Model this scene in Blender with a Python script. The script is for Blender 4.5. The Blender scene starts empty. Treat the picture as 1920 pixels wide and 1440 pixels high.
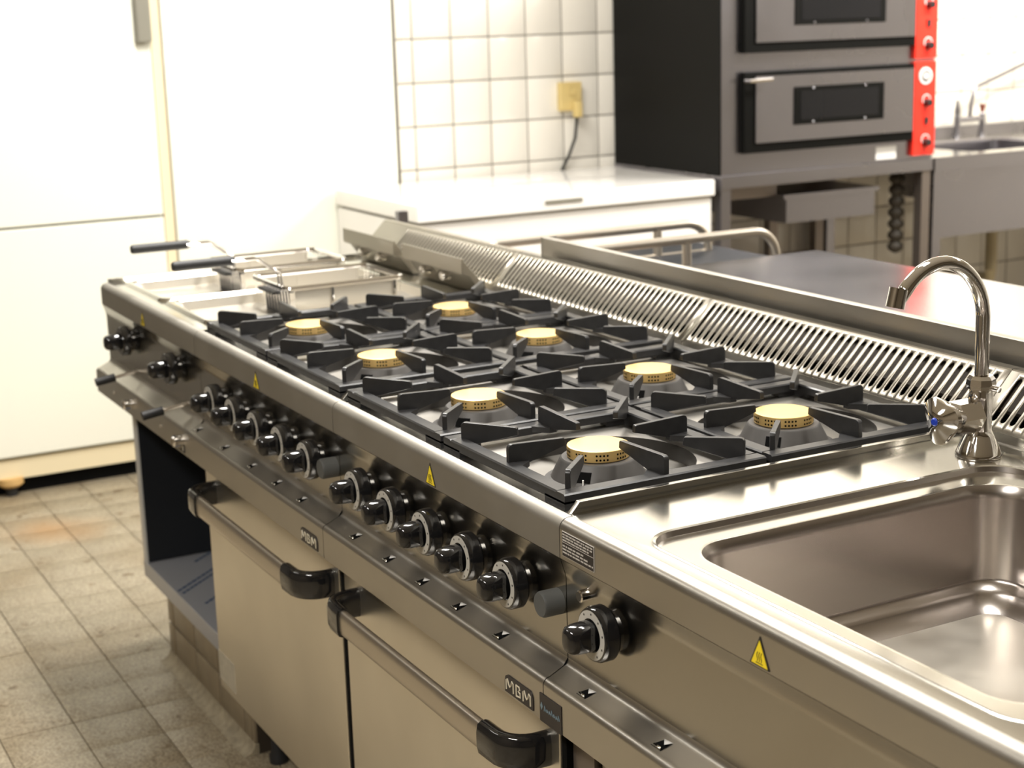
import bpy, math, random
from mathutils import Vector, Matrix
random.seed(7)
sc = bpy.context.scene
S = 0.875                      # modelling unit -> metres (one cooking unit is 0.8 modelling units = 0.70 m wide)

# ------------------------------------------------------------------ camera
F_PX = 2994.0551
C0 = Vector((3.37218273, -1.0134271, 0.66062952))
FW = Vector((-0.85893649, 0.45951186, -0.22600214))
RT = Vector((0.4773754, 0.87823195, -0.02865971))
UP = Vector((-0.18531282, 0.13250473, 0.97370512))
cam_d = bpy.data.cameras.new('camera'); cam = bpy.data.objects.new('camera', cam_d)
sc.collection.objects.link(cam); sc.camera = cam
cam_d.sensor_width = 36; cam_d.lens = F_PX / 1920 * 36
cam.matrix_world = Matrix(((RT.x, UP.x, -FW.x, C0.x * S), (RT.y, UP.y, -FW.y, C0.y * S), (RT.z, UP.z, -FW.z, C0.z * S), (0, 0, 0, 1)))
cam_d.clip_start = 0.05; cam_d.clip_end = 60
cam_d.dof.use_dof = True; cam_d.dof.focus_distance = 1.95; cam_d.dof.aperture_fstop = 7.0

# ------------------------------------------------------------------ world, lights, exposure
w = bpy.data.worlds.new('world'); sc.world = w; w.use_nodes = True
w.node_tree.nodes['Background'].inputs[0].default_value = (1, 0.95, 0.86, 1)
w.node_tree.nodes['Background'].inputs[1].default_value = 0.1
sc.view_settings.view_transform = 'Standard'; sc.view_settings.look = 'None'
sc.view_settings.gamma = 1; sc.view_settings.use_curve_mapping = False
sc.view_settings.exposure = 0.45
CEIL = 1.95
def area(name, x, y, z, sx, sy, power, col=(1, 0.965, 0.91), rot=(0, 0, 0)):
    l = bpy.data.lights.new(name, 'AREA'); l.shape = 'RECTANGLE'; l.size = sx * S; l.size_y = sy * S
    l.energy = power; l.color = col
    o = bpy.data.objects.new(name, l); o.location = (x * S, y * S, z * S); o.rotation_euler = rot
    sc.collection.objects.link(o); return o
for (x, y, p) in ((-0.6, 0.62, 60), (1.3, 0.95, 32), (-0.75, 4.0, 60), (0.9, 3.7, 30), (-1.3, 2.2, 5), (-1.0, -1.6, 7), (2.3, -1.9, 46)):  # last one is a fill light added to brighten the range fronts
    area('ceiling_and_fill_light', x, y, CEIL - (0.03 if y < 4 else 0.26), 1.4 if y < 4 else 0.32, 0.32 if y < 4 else 1.4, p, rot=(0, 0, 0) if y < 4 else (0, math.radians(52), 0))  # tilted one is an added wall-wash that brightens the worktop reflection

# ------------------------------------------------------------------ materials
M = {}
def mat(name, col, rough=0.5, metal=0.0, var=0.0, scale=8.0, stretch=(1, 1, 1), bump=0.0, rvar=0.0, coat=0.0, emit=None, spec=0.5):
    m = bpy.data.materials.new(name); m.use_nodes = True; nt = m.node_tree
    b = nt.nodes['Principled BSDF']
    b.inputs['Base Color'].default_value = (*col, 1); b.inputs['Roughness'].default_value = rough
    b.inputs['Metallic'].default_value = metal; b.inputs['Coat Weight'].default_value = coat
    b.inputs['Specular IOR Level'].default_value = spec
    if emit: b.inputs['Emission Color'].default_value = (*col, 1); b.inputs['Emission Strength'].default_value = emit
    if var or bump or rvar:
        tc = nt.nodes.new('ShaderNodeTexCoord'); mp = nt.nodes.new('ShaderNodeMapping'); mp.inputs['Scale'].default_value = stretch
        n = nt.nodes.new('ShaderNodeTexNoise'); n.inputs['Scale'].default_value = scale; n.inputs['Detail'].default_value = 2
        nt.links.new(tc.outputs['Object'], mp.inputs[0]); nt.links.new(mp.outputs[0], n.inputs['Vector'])
        if var:
            r = nt.nodes.new('ShaderNodeMapRange'); r.inputs['From Min'].default_value = 0.3; r.inputs['From Max'].default_value = 0.7
            r.inputs['To Min'].default_value = 1 - var; r.inputs['To Max'].default_value = 1 + var
            mx = nt.nodes.new('ShaderNodeVectorMath'); mx.operation = 'SCALE'; mx.inputs[0].default_value = col
            nt.links.new(n.outputs['Fac'], r.inputs['Value']); nt.links.new(r.outputs[0], mx.inputs['Scale']); nt.links.new(mx.outputs[0], b.inputs['Base Color'])
        if rvar:
            r = nt.nodes.new('ShaderNodeMapRange'); r.inputs['From Min'].default_value = 0.3; r.inputs['From Max'].default_value = 0.7
            r.inputs['To Min'].default_value = max(0.02, rough - rvar); r.inputs['To Max'].default_value = rough + rvar
            nt.links.new(n.outputs['Fac'], r.inputs['Value']); nt.links.new(r.outputs[0], b.inputs['Roughness'])
        if bump:
            bp = nt.nodes.new('ShaderNodeBump'); bp.inputs['Strength'].default_value = bump; bp.inputs['Distance'].default_value = 0.002
            nt.links.new(n.outputs['Fac'], bp.inputs['Height']); nt.links.new(bp.outputs[0], b.inputs['Normal'])
    M[name] = m; return m
mat('steel', (0.54, 0.515, 0.47), 0.36, 1.0, rvar=0.04, scale=9)
mat('steel_worn', (0.40, 0.38, 0.34), 0.60, 1.0, rvar=0.05, scale=9)
mat('steel_tank', (0.74, 0.70, 0.62), 0.45, 0.9)
mat('steel_head', (0.40, 0.37, 0.31), 0.38, 1.0)
mat('steel_satin', (0.46, 0.43, 0.37), 0.38, 1.0, rvar=0.04, scale=8)
mat('steel_pan', (0.72, 0.69, 0.64), 0.34, 1.0)
mat('steel_top', (0.60, 0.585, 0.54), 0.17, 1.0, bump=0.02, scale=3)
mat('steel_panel', (0.44, 0.42, 0.38), 0.19, 1.0, rvar=0.03, scale=6)
mat('steel_door', (0.80, 0.76, 0.68), 0.34, 1.0, var=0.05, scale=5)
mat('steel_basin', (0.52, 0.48, 0.45), 0.27, 1.0)
mat('basin_floor', (0.80, 0.76, 0.68), 0.36, 0.95, rvar=0.06, scale=9)
mat('steel_far', (0.29, 0.28, 0.30), 0.30, 1.0, rvar=0.04, scale=4)
mat('steel_island', (0.42, 0.42, 0.44), 0.20, 1.0, rvar=0.03, scale=3)
mat('baffle_brown', (0.055, 0.045, 0.036), 0.7, spec=0.15)
mat('hose_brown', (0.045, 0.036, 0.025), 0.6)
mat('steel_dark', (0.22, 0.19, 0.17), 0.4, 0.8)
mat('aluminium', (0.62, 0.57, 0.50), 0.38, 1.0)
mat('chrome', (0.82, 0.80, 0.78), 0.05, 1.0)
mat('brass', (0.93, 0.66, 0.27), 0.42, 0.75, var=0.05, scale=30)
mat('cast_iron', (0.024, 0.024, 0.025), 0.34, 0.0, var=0.15, scale=60, bump=0.10, spec=0.5)
mat('enamel_grey', (0.085, 0.080, 0.076), 0.5, 0.2, var=0.08, scale=30)
mat('dark_finish', (0.03, 0.028, 0.026), 0.35)
mat('black_gloss', (0.010, 0.010, 0.011), 0.09, coat=0.5)
mat('black_matte', (0.018, 0.018, 0.019), 0.55)
mat('rubber_grey', (0.085, 0.088, 0.085), 0.6)
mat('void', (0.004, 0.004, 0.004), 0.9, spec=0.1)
mat('dial_print', (0.52, 0.50, 0.45), 0.4)
mat('yellow_print', (0.95, 0.73, 0.02), 0.4)
mat('label_black', (0.022, 0.018, 0.018), 0.4)
mat('label_print', (0.62, 0.58, 0.53), 0.5)
mat('badge_letter', (0.66, 0.60, 0.46), 0.4)
mat('sticker_blue', (0.16, 0.22, 0.25), 0.5)
mat('paper', (0.46, 0.42, 0.33), 0.8, var=0.12, scale=60)
mat('film', (0.42, 0.43, 0.46), 0.35, 0.25)
mat('film_edge', (0.62, 0.62, 0.60), 0.4, 0.2)
mat('film_print', (0.03, 0.07, 0.16), 0.5)
mat('cream', (0.86, 0.86, 0.76), 0.35, spec=0.4)
mat('cream_base', (0.80, 0.70, 0.48), 0.5)
mat('white_lacquer', (0.88, 0.86, 0.83), 0.06)
mat('seal_grey', (0.30, 0.28, 0.22), 0.6)
mat('handle_grey', (0.22, 0.21, 0.17), 0.5)
mat('tile_wall', (0.78, 0.745, 0.67), 0.16)
mat('grout', (0.24, 0.22, 0.19), 0.9)
mat('grout_dark', (0.035, 0.024, 0.013), 0.9)
mat('grout_floor', (0.16, 0.12, 0.07), 0.9)
mat('cove', (0.30, 0.255, 0.175), 0.6, var=0.25, scale=50)
mat('tile_plinth', (0.25, 0.20, 0.13), 0.4, var=0.10, scale=16)
mat('wall_paint', (0.15, 0.12, 0.08), 0.8)
mat('ceiling_paint', (0.80, 0.76, 0.68), 0.9)
mat('oven_black', (0.004, 0.004, 0.0035), 0.5, spec=0.10)
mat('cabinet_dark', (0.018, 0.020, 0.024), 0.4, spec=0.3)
mat('film_side', (0.60, 0.60, 0.58), 0.5)
mat('oven_glass', (0.008, 0.008, 0.009), 0.25, spec=0.25)
mat('oven_red', (0.80, 0.030, 0.015), 0.35)
mat('label_white', (0.75, 0.74, 0.72), 0.5)
mat('socket_cream', (0.62, 0.48, 0.20), 0.5)
mat('cable_black', (0.02, 0.02, 0.018), 0.6)
mat('brown_plastic', (0.20, 0.05, 0.03), 0.4)
mat('blue_plastic', (0.01, 0.04, 0.40), 0.3)
mat('foot_wood', (0.62, 0.40, 0.16), 0.6)
mat('pipe_beige', (0.40, 0.34, 0.22), 0.5)

def floor_mat():
    m = bpy.data.materials.new('floor_tile'); m.use_nodes = True; nt = m.node_tree; b = nt.nodes['Principled BSDF']
    tc = nt.nodes.new('ShaderNodeTexCoord'); geo = nt.nodes.new('ShaderNodeNewGeometry')
    n1 = nt.nodes.new('ShaderNodeTexNoise'); n1.inputs['Scale'].default_value = 170; n1.inputs['Detail'].default_value = 3
    n2 = nt.nodes.new('ShaderNodeTexNoise'); n2.inputs['Scale'].default_value = 3.2; n2.inputs['Detail'].default_value = 4
    n3 = nt.nodes.new('ShaderNodeTexNoise'); n3.inputs['Scale'].default_value = 26; n3.inputs['Detail'].default_value = 3
    for n in (n1, n2, n3): nt.links.new(geo.outputs['Position'], n.inputs['Vector'])
    c1 = nt.nodes.new('ShaderNodeValToRGB'); c1.color_ramp.elements[0].position = 0.36; c1.color_ramp.elements[1].position = 0.62
    c1.color_ramp.elements[0].color = (0.215, 0.175, 0.12, 1); c1.color_ramp.elements[1].color = (0.41, 0.355, 0.255, 1)
    nt.links.new(n1.outputs['Fac'], c1.inputs[0])
    c2 = nt.nodes.new('ShaderNodeValToRGB'); c2.color_ramp.elements[0].position = 0.30; c2.color_ramp.elements[1].position = 0.55
    c2.color_ramp.elements[0].color = (0.80, 0.74, 0.66, 1); c2.color_ramp.elements[1].color = (1, 1, 1, 1)
    nt.links.new(n2.outputs['Fac'], c2.inputs[0])
    c3 = nt.nodes.new('ShaderNodeValToRGB'); c3.color_ramp.elements[0].position = 0.27; c3.color_ramp.elements[1].position = 0.36
    c3.color_ramp.elements[0].color = (0.45, 0.36, 0.26, 1); c3.color_ramp.elements[1].color = (1, 1, 1, 1)
    nt.links.new(n3.outputs['Fac'], c3.inputs[0])
    m1 = nt.nodes.new('ShaderNodeMixRGB'); m1.blend_type = 'MULTIPLY'; m1.inputs[0].default_value = 1
    m2 = nt.nodes.new('ShaderNodeMixRGB'); m2.blend_type = 'MULTIPLY'; m2.inputs[0].default_value = 1
    nt.links.new(c1.outputs[0], m1.inputs[1]); nt.links.new(c2.outputs[0], m1.inputs[2])
    nt.links.new(m1.outputs[0], m2.inputs[1]); nt.links.new(c3.outputs[0], m2.inputs[2])
    # rust stain by the fridge
    vm = nt.nodes.new('ShaderNodeVectorMath'); vm.operation = 'DISTANCE'; vm.inputs[1].default_value = (-1.93 * S, 0.02 * S, -1.0 * S)
    nt.links.new(geo.outputs['Position'], vm.inputs[0])
    ad = nt.nodes.new('ShaderNodeMath'); ad.operation = 'ADD'; sb = nt.nodes.new('ShaderNodeMath'); sb.operation = 'MULTIPLY'; sb.inputs[1].default_value = 0.25
    nt.links.new(n2.outputs['Fac'], sb.inputs[0]); nt.links.new(vm.outputs['Value'], ad.inputs[0]); nt.links.new(sb.outputs[0], ad.inputs[1])
    rr = nt.nodes.new('ShaderNodeMapRange'); rr.inputs['From Min'].default_value = 0.16; rr.inputs['From Max'].default_value = 0.32
    rr.inputs['To Min'].default_value = 0.75; rr.inputs['To Max'].default_value = 0.0
    nt.links.new(ad.outputs[0], rr.inputs['Value'])
    m3 = nt.nodes.new('ShaderNodeMixRGB'); m3.inputs[2].default_value = (0.36, 0.20, 0.08, 1)
    nt.links.new(rr.outputs[0], m3.inputs[0]); nt.links.new(m2.outputs[0], m3.inputs[1])
    nt.links.new(m3.outputs[0], b.inputs['Base Color']); b.inputs['Roughness'].default_value = 0.42
    bp = nt.nodes.new('ShaderNodeBump'); bp.inputs['Strength'].default_value = 0.55; bp.inputs['Distance'].default_value = 0.006
    nt.links.new(n3.outputs['Fac'], bp.inputs['Height']); nt.links.new(bp.outputs[0], b.inputs['Normal'])
    M['floor_tile'] = m
floor_mat()

# ------------------------------------------------------------------ mesh building
ORG = {}
class MB:
    def __init__(s): s.v = []; s.f = []
    def add(s, vs, fs):
        b = len(s.v); s.v += [tuple(p) for p in vs]; s.f += [tuple(i + b for i in q) for q in fs]; return s
    def box(s, x0, y0, z0, x1, y1, z1):
        return s.add([(x0, y0, z0), (x1, y0, z0), (x1, y1, z0), (x0, y1, z0), (x0, y0, z1), (x1, y0, z1), (x1, y1, z1), (x0, y1, z1)],
                     [(3, 2, 1, 0), (4, 5, 6, 7), (0, 1, 5, 4), (1, 2, 6, 5), (2, 3, 7, 6), (3, 0, 4, 7)])
    def prism(s, poly, ax, a, b):
        n = len(poly)
        def P(t, p):
            return (t, p[0], p[1]) if ax == 'x' else ((p[0], t, p[1]) if ax == 'y' else (p[0], p[1], t))
        A = [P(a, p) for p in poly]; B = [P(b, p) for p in poly]
        ar = sum(poly[i][0] * poly[(i + 1) % n][1] - poly[(i + 1) % n][0] * poly[i][1] for i in range(n))
        flip = (ar < 0) ^ (ax == 'y') ^ (b < a)
        fs = [tuple(range(n))[::-1], tuple(range(n, 2 * n))] + [(i, (i + 1) % n, (i + 1) % n + n, i + n) for i in range(n)]
        if flip: fs = [q[::-1] for q in fs]
        return s.add(A + B, fs)
    def sweep(s, path, sec, up=(0, 0, 1), caps=True, closed=False):
        path = [Vector(p) for p in path]; n = len(path); m = len(sec); up = Vector(up); vs = []
        for i, p in enumerate(path):
            if closed: t = path[(i + 1) % n] - path[i - 1]
            else: t = path[min(i + 1, n - 1)] - path[max(i - 1, 0)]
            t.normalize(); sd = t.cross(up)
            if sd.length < 1e-4: sd = t.cross(Vector((0, 1, 0.01)))
            sd.normalize(); u2 = sd.cross(t)
            vs += [p + sd * a + u2 * b for a, b in sec]
        fs = []
        for i in range(n if closed else n - 1):
            j = (i + 1) % n
            fs += [(i * m + k, i * m + (k + 1) % m, j * m + (k + 1) % m, j * m + k) for k in range(m)]
        if caps and not closed: fs += [tuple(range(m))[::-1], tuple(range((n - 1) * m, n * m))]
        return s.add(vs, fs)
    def tube(s, path, r, n=10, up=(0, 0, 1), closed=False):
        return s.sweep(path, [(r * math.cos(-2 * math.pi * k / n), r * math.sin(-2 * math.pi * k / n)) for k in range(n)], up, closed=closed)
    def lathe(s, prof, c=(0, 0, 0), ax='z', n=32, sgn=1):
        c = Vector(c); vs = []; m = len(prof)
        for k in range(n):
            a = 2 * math.pi * k / n
            for r, h in prof:
                if ax == 'z': vs.append(c + Vector((r * math.cos(a), r * math.sin(a), h * sgn)))
                elif ax == 'y': vs.append(c + Vector((r * math.cos(a), h * sgn, r * math.sin(a))))
                else: vs.append(c + Vector((h * sgn, r * math.cos(a), r * math.sin(a))))
        fs = []
        for k in range(n):
            j = (k + 1) % n
            for i in range(m - 1):
                q = (k * m + i, j * m + i, j * m + i + 1, k * m + i + 1)
                if prof[i][0] < 1e-6: q = (k * m + i, j * m + i + 1, k * m + i + 1)
                elif prof[i + 1][0] < 1e-6: q = (k * m + i, j * m + i, k * m + i + 1)
                fs.append(q)
        return s.add(vs, fs)
    def loops(s, ls, close_last=True):
        n = len(ls[0]); vs = [p for l in ls for p in l]
        fs = [(i * n + k, i * n + (k + 1) % n, (i + 1) * n + (k + 1) % n, (i + 1) * n + k) for i in range(len(ls) - 1) for k in range(n)]
        if close_last: fs.append(tuple(range((len(ls) - 1) * n, len(ls) * n)))
        return s.add(vs, fs)
    def mesh(s, name, m, ang=35, bevel=0.0, org=(0, 0, 0)):
        me = bpy.data.meshes.new(name); ox, oy, oz = org
        me.from_pydata([(x - ox, y - oy, z - oz) for x, y, z in s.v], [], s.f)
        import bmesh
        bm = bmesh.new(); bm.from_mesh(me)
        bmesh.ops.remove_doubles(bm, verts=bm.verts, dist=1e-6)
        bmesh.ops.recalc_face_normals(bm, faces=bm.faces)
        if bevel:
            es = [e for e in bm.edges if len(e.link_faces) == 2 and e.calc_face_angle(0) > 0.6]
            bmesh.ops.bevel(bm, geom=es, offset=bevel, offset_type='OFFSET', segments=2, affect='EDGES', profile=0.5, clamp_overlap=True)
        bm.to_mesh(me); bm.free()
        me.polygons.foreach_set('use_smooth', [True] * len(me.polygons)); me.set_sharp_from_angle(angle=math.radians(ang))
        me.materials.append(M[m]); me.update(); return me
    def build(s, name, m, parent=None, ang=35, bevel=0.0, org=None, **props):
        po = ORG[parent] if parent else (0, 0, 0)
        if parent: me = s.mesh(name, m, ang, bevel, po); loc = (0, 0, 0); mine = po
        else:
            mine = org or (sum(p[0] for p in s.v) / len(s.v), sum(p[1] for p in s.v) / len(s.v), min(p[2] for p in s.v))
            me = s.mesh(name, m, ang, bevel, mine); loc = mine
        return link(name, me, parent, loc, mine, **props)
def link(name, me, parent=None, loc=(0, 0, 0), mine=None, rz=0, **props):
    o = bpy.data.objects.new(name, me); sc.collection.objects.link(o); o.location = loc
    if rz: o.rotation_euler = (0, 0, rz)
    if me and name != 'tile' and len(me.polygons) > 8:
        wn = o.modifiers.new('weighted_normals', 'WEIGHTED_NORMAL'); wn.keep_sharp = True
    if parent: o.parent = parent
    ORG[o] = mine if mine is not None else loc
    for k, v in props.items(): o[k] = v
    return o
def thing(name, label, cat, loc, group=None):
    o = link(name, None, None, loc, loc, label=label, category=cat)
    if group: o['group'] = group
    return o
def solidify(o, t, off=-1):
    md = o.modifiers.new('thickness', 'SOLIDIFY'); md.thickness = t; md.offset = off; return o
def rrect(x0, y0, x1, y1, r, z, n=6):
    P = []
    for cx, cy, a0 in ((x1 - r, y0 + r, -90), (x1 - r, y1 - r, 0), (x0 + r, y1 - r, 90), (x0 + r, y0 + r, 180)):
        for k in range(n + 1):
            a = math.radians(a0 + 90 * k / n); P.append((cx + r * math.cos(a), cy + r * math.sin(a), z))
    return P
def arc(cx, cy, r, a0, a1, n=6):
    return [(cx + r * math.cos(math.radians(a0 + (a1 - a0) * k / n)), cy + r * math.sin(math.radians(a0 + (a1 - a0) * k / n))) for k in range(n + 1)]

# ------------------------------------------------------------------ setting
WX = -2.42; FZ = -1.0
fl = MB().box(-3.4, -3.4, FZ - 0.1, 6.0, 5.4, FZ - 0.004).build('floor', 'grout_floor', kind='structure')
tp = 0.1765
tile_me = MB().prism([(0.0001, 0.0014), (tp - 0.0001, 0.0014), (tp - 0.0001, tp - 0.0014), (0.0001, tp - 0.0014)], 'z', -0.003, 0.0).mesh('tile', 'floor_tile', bevel=0.0004)
rest = MB()
for i in range(-10, 36):
    for j in range(-17, 28):
        x = -0.875 + tp * i + 0.0; y = -0.27 + tp * (j)
        if x > 5.9 or y > 5.2 or y < -3.3: continue
        if -2.5 < x < 0.75 and -1.0 < y < 0.35:
            link('tile', tile_me, fl, (x - ORG[fl][0], y - ORG[fl][1], FZ - ORG[fl][2] + random.uniform(-0.0006, 0.0006)))
        else:
            rest.add([(x + .002, y + .002, FZ), (x + tp - .002, y + .002, FZ), (x + tp - .002, y + tp - .002, FZ), (x + .002, y + tp - .002, FZ)], [(0, 1, 2, 3)])
rest.build('tile', 'floor_tile', fl, kind='stuff')
wl = MB().prism([(WX - 0.95, -3.4), (WX - 0.80, -3.4), (WX - 0.80, 1.612), (WX - 0.004, 1.612), (WX - 0.004, 5.4), (WX - 0.95, 5.4)], 'z', FZ, CEIL).build('wall_left', 'grout', kind='structure')
wp = 0.1695
wt = MB().prism([(0.003, 0.003), (wp - 0.003, 0.003), (wp - 0.003, wp - 0.003), (0.003, wp - 0.003)], 'x', -0.004, 0.0).mesh('tile', 'tile_wall', bevel=0.0012)
rest = MB()
for i in range(0, 23):
    for j in range(-6, 12):
        y = 1.686 + wp * i; z = 0.064 + wp * j
        if y < -3.3 or z > CEIL - wp or z < FZ: continue
        a = 1.2 < y < 2.62 and -0.12 < z < 0.80; b = 2.5 < y < 5.2 and -0.72 < z < -0.05; c = 3.4 < y < 5.0 and 0 < z < 0.8
        if a or b or c: link('tile', wt, wl, (WX - ORG[wl][0], y - ORG[wl][1], z - ORG[wl][2]))
        else: rest.add([(WX, y + .003, z + .003), (WX, y + wp - .003, z + .003), (WX, y + wp - .003, z + wp - .003), (WX, y + .003, z + wp - .003)], [(0, 1, 2, 3)])
rest.build('tile', 'tile_wall', wl, kind='stuff')
half = MB().prism([(0.003, 0.003), (0.069, 0.003), (0.069, wp - 0.003), (0.003, wp - 0.003)], 'x', -0.004, 0.0).mesh('tile', 'tile_wall', bevel=0.0012)
for j in range(-6, 11): link('tile', half, wl, (WX - ORG[wl][0], 1.686 - 0.072 - ORG[wl][1], 0.064 + wp * j - ORG[wl][2]))
MB().box(-3.4, 5.3, FZ, 6.0, 5.45, CEIL).build('wall_back', 'tile_wall', kind='structure')
MB().box(6.0, -3.4, FZ, 6.15, 5.4, CEIL).build('wall_right', 'wall_paint', kind='structure')
MB().box(-3.4, -3.55, FZ, 6.0, -3.4, CEIL).build('wall_front', 'wall_paint', kind='structure')
MB().box(-3.4, -3.55, CEIL, 6.15, 5.45, CEIL + 0.1).build('ceiling', 'ceiling_paint', kind='structure')

# plinth of tiles under the cooking line
pl = thing('tiled_plinth', 'low brown tiled masonry plinth under the open steel cabinet, beside the floor', 'plinth', (-0.25, 0.35, FZ))
MB().box(-0.605, 0.062, FZ, -0.001, 0.66, -0.8155).box(-0.001, 0.062, FZ, 0.06, 0.66, -0.8325).build('core', 'grout_dark', pl)
xs = [-0.605, -0.55, -0.37, -0.187, -0.006, 0.045, 0.062]
for k in range(len(xs) - 1):
    a, b = xs[k] + 0.0034, xs[k + 1] - 0.0034
    MB().box(a, 0.055, -0.884, b, 0.064, -0.817 if xs[k] < -0.1 else -0.8325).build('tile', 'tile_plinth', pl, bevel=0.0015)
    MB().prism([(0.064, -0.892), (0.055, -0.892), (0.055, -0.972), (0.064, -0.972)], 'x', a, b).build('tile', 'tile_plinth', pl, bevel=0.0008)
MB().prism([(0.064, -0.973), (0.056, -0.973), (0.052, -0.984), (0.044, -0.993), (0.032, -0.9985), (0.024, -1.0), (0.064, -1.0)], 'x', -0.612, 0.062).build('cove', 'cove', pl, ang=60)
for k in range(3):
    MB().box(-0.612, 0.064 + 0.18 * k, -0.884, -0.604, 0.24 + 0.18 * k, -0.817).build('tile', 'tile_plinth', pl, bevel=0.0015)
    MB().box(-0.612, 0.064 + 0.18 * k, -0.999, -0.604, 0.24 + 0.18 * k, -0.889).build('tile', 'tile_plinth', pl, bevel=0.0015)

# ------------------------------------------------------------------ shared cooking-line pieces
FAS = [(0.0, -0.055), (0.0, -0.015)] + arc(0.015, -0.015, 0.015, 180, 90, 6)
def front_pieces(t, a, b, fm='steel_worn'):
    g = 0.0010
    MB().prism(FAS + [(0.021, 0.0), (0.021, -0.055)], 'x', a + g, b - g).build('fascia', fm, t, ang=25)
    MB().prism([(0.0005, -0.056), (0.003, -0.064), (0.007, -0.076), (0.009, -0.086), (0.009, -0.2), (0.03, -0.2), (0.03, -0.056)], 'x', a + g, b - g).build('control_panel', 'steel_panel', t, ang=50)
    led = [(0.009, -0.2)] + [(0.009 - 0.012 * (1 - math.cos(q)), -0.2 - 0.012 * math.sin(q)) for q in [math.pi / 2 * .8 * k / 4 for k in range(1, 5)]]
    led += [(-0.020, -0.2215)] + [(-0.020 - 0.011 * math.sin(q), -0.2325 + 0.011 * math.cos(q)) for q in [math.pi / 2 * k / 5 for k in range(1, 6)]] + [(-0.031, -0.285), (-0.029, -0.287), (0.03, -0.287), (0.03, -0.2)]
    MB().prism(led, 'x', a + g, b - g).build('front_ledge', 'steel', t, ang=25)
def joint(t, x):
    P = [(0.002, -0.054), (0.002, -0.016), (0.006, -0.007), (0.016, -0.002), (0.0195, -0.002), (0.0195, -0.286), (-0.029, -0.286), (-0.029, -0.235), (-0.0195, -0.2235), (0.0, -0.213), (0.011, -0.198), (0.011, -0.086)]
    MB().prism(P, 'x', x - 0.0009, x + 0.0009).build('joint_shadow', 'void', t)  # black strip paints the shadow line in the joint between units
def louvres(t, xs):
    Zp = lambda y, o: -0.2215 + 0.488 * (y + 0.020) + o
    for x in xs:
        MB().add([(x + a, y, Zp(y, 0.0004)) for a, y in ((-.013, -.019), (.009, -.019), (.013, -.004), (-.003, -.005))], [(0, 1, 2, 3)]).build('drain_slot', 'void', t)
        solidify(MB().add([(x - .003, -.005, Zp(-.005, .0010)), (x + .014, -.0035, Zp(-.0035, .0010)), (x + .009, -.0135, Zp(-.0135, .0045))], [(0, 1, 2)]).build('louvre', 'label_white', t), 0.0006)
        solidify(MB().add([(x - .012, -.019, Zp(-.019, .0010)), (x + .008, -.019, Zp(-.019, .0010)), (x + .006, -.0165, Zp(-.0165, .0030)), (x - .008, -.0165, Zp(-.0165, .0030))], [(0, 1, 2, 3)]).build('louvre', 'steel_top', t), 0.0005)
def warning(t, x):
    def tri(cx, hw, z0, z1, y): return MB().prism([(cx - hw, z0), (cx + hw, z0), (cx, z1)], 'y', y, y + 0.0004)
    s = tri(x, 0.0180, -0.0525, -0.0165, -0.0008).build('warning_sticker', 'label_black', t, label='black bordered yellow hot surface triangle')
    tri(x, 0.0148, -0.0508, -0.0212, -0.0012).build('yellow_field', 'yellow_print', s)
    m = MB().box(x - 0.0062, -0.0014, -0.0488, x + 0.0066, -0.0011, -0.0478)
    for q in (-0.0036, 0, 0.0036):
        m.tube([(x + q + 0.0008 * math.sin(k * 1.25), -0.0013, -0.0465 + 0.0019 * k) for k in range(7)], 0.00060, 4, up=(0, 1, 0))
    m.build('heat_symbol', 'label_black', s)
def badge(t, x0, x1, z0, z1):
    y = -0.0312; w_ = x1 - x0; h = z1 - z0
    s = MB().prism([(x0, z0), (x1, z0), (x1, z1 - 0.45 * h)] + [(x1 - 0.1 * w_ + 0.1 * w_ * math.cos(q), z1 - 0.45 * h + 0.45 * h * math.sin(q)) for q in (0.4, 0.8, 1.2, 1.57)] + [(x0 + 0.10 * w_, z1), (x0 + 0.03 * w_, z1 - 0.12 * h), (x0, z1 - 0.4 * h)], 'y', y - 0.0012, y).build('badge', 'label_black', t, label='black badge with letters MBM')
    def st(pts):
        m = MB(); m.tube([(x0 + (0.05 + a * 0.9) * w_, y - 0.0014, z0 + (0.18 + 0.62 * b) * h) for a, b in pts], 0.0013, 6, up=(0, 1, 0)); return m
    Mg = lambda o: [(o, 0), (o, 0.85), (o + 0.05, 1), (o + 0.10, 0.55), (o + 0.14, 0.35), (o + 0.19, 0.55), (o + 0.23, 1), (o + 0.28, 0.85), (o + 0.28, 0)]
    mm = st(Mg(0.02))
    for pts in ([(0.42, 0), (0.42, 1), (0.54, 0.95), (0.56, 0.75), (0.50, 0.55), (0.57, 0.42), (0.58, 0.1), (0.42, 0)], Mg(0.69)):
        q = st(pts); mm.add(q.v, q.f)
    mm.build('badge_letters', 'badge_letter', s)

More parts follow.
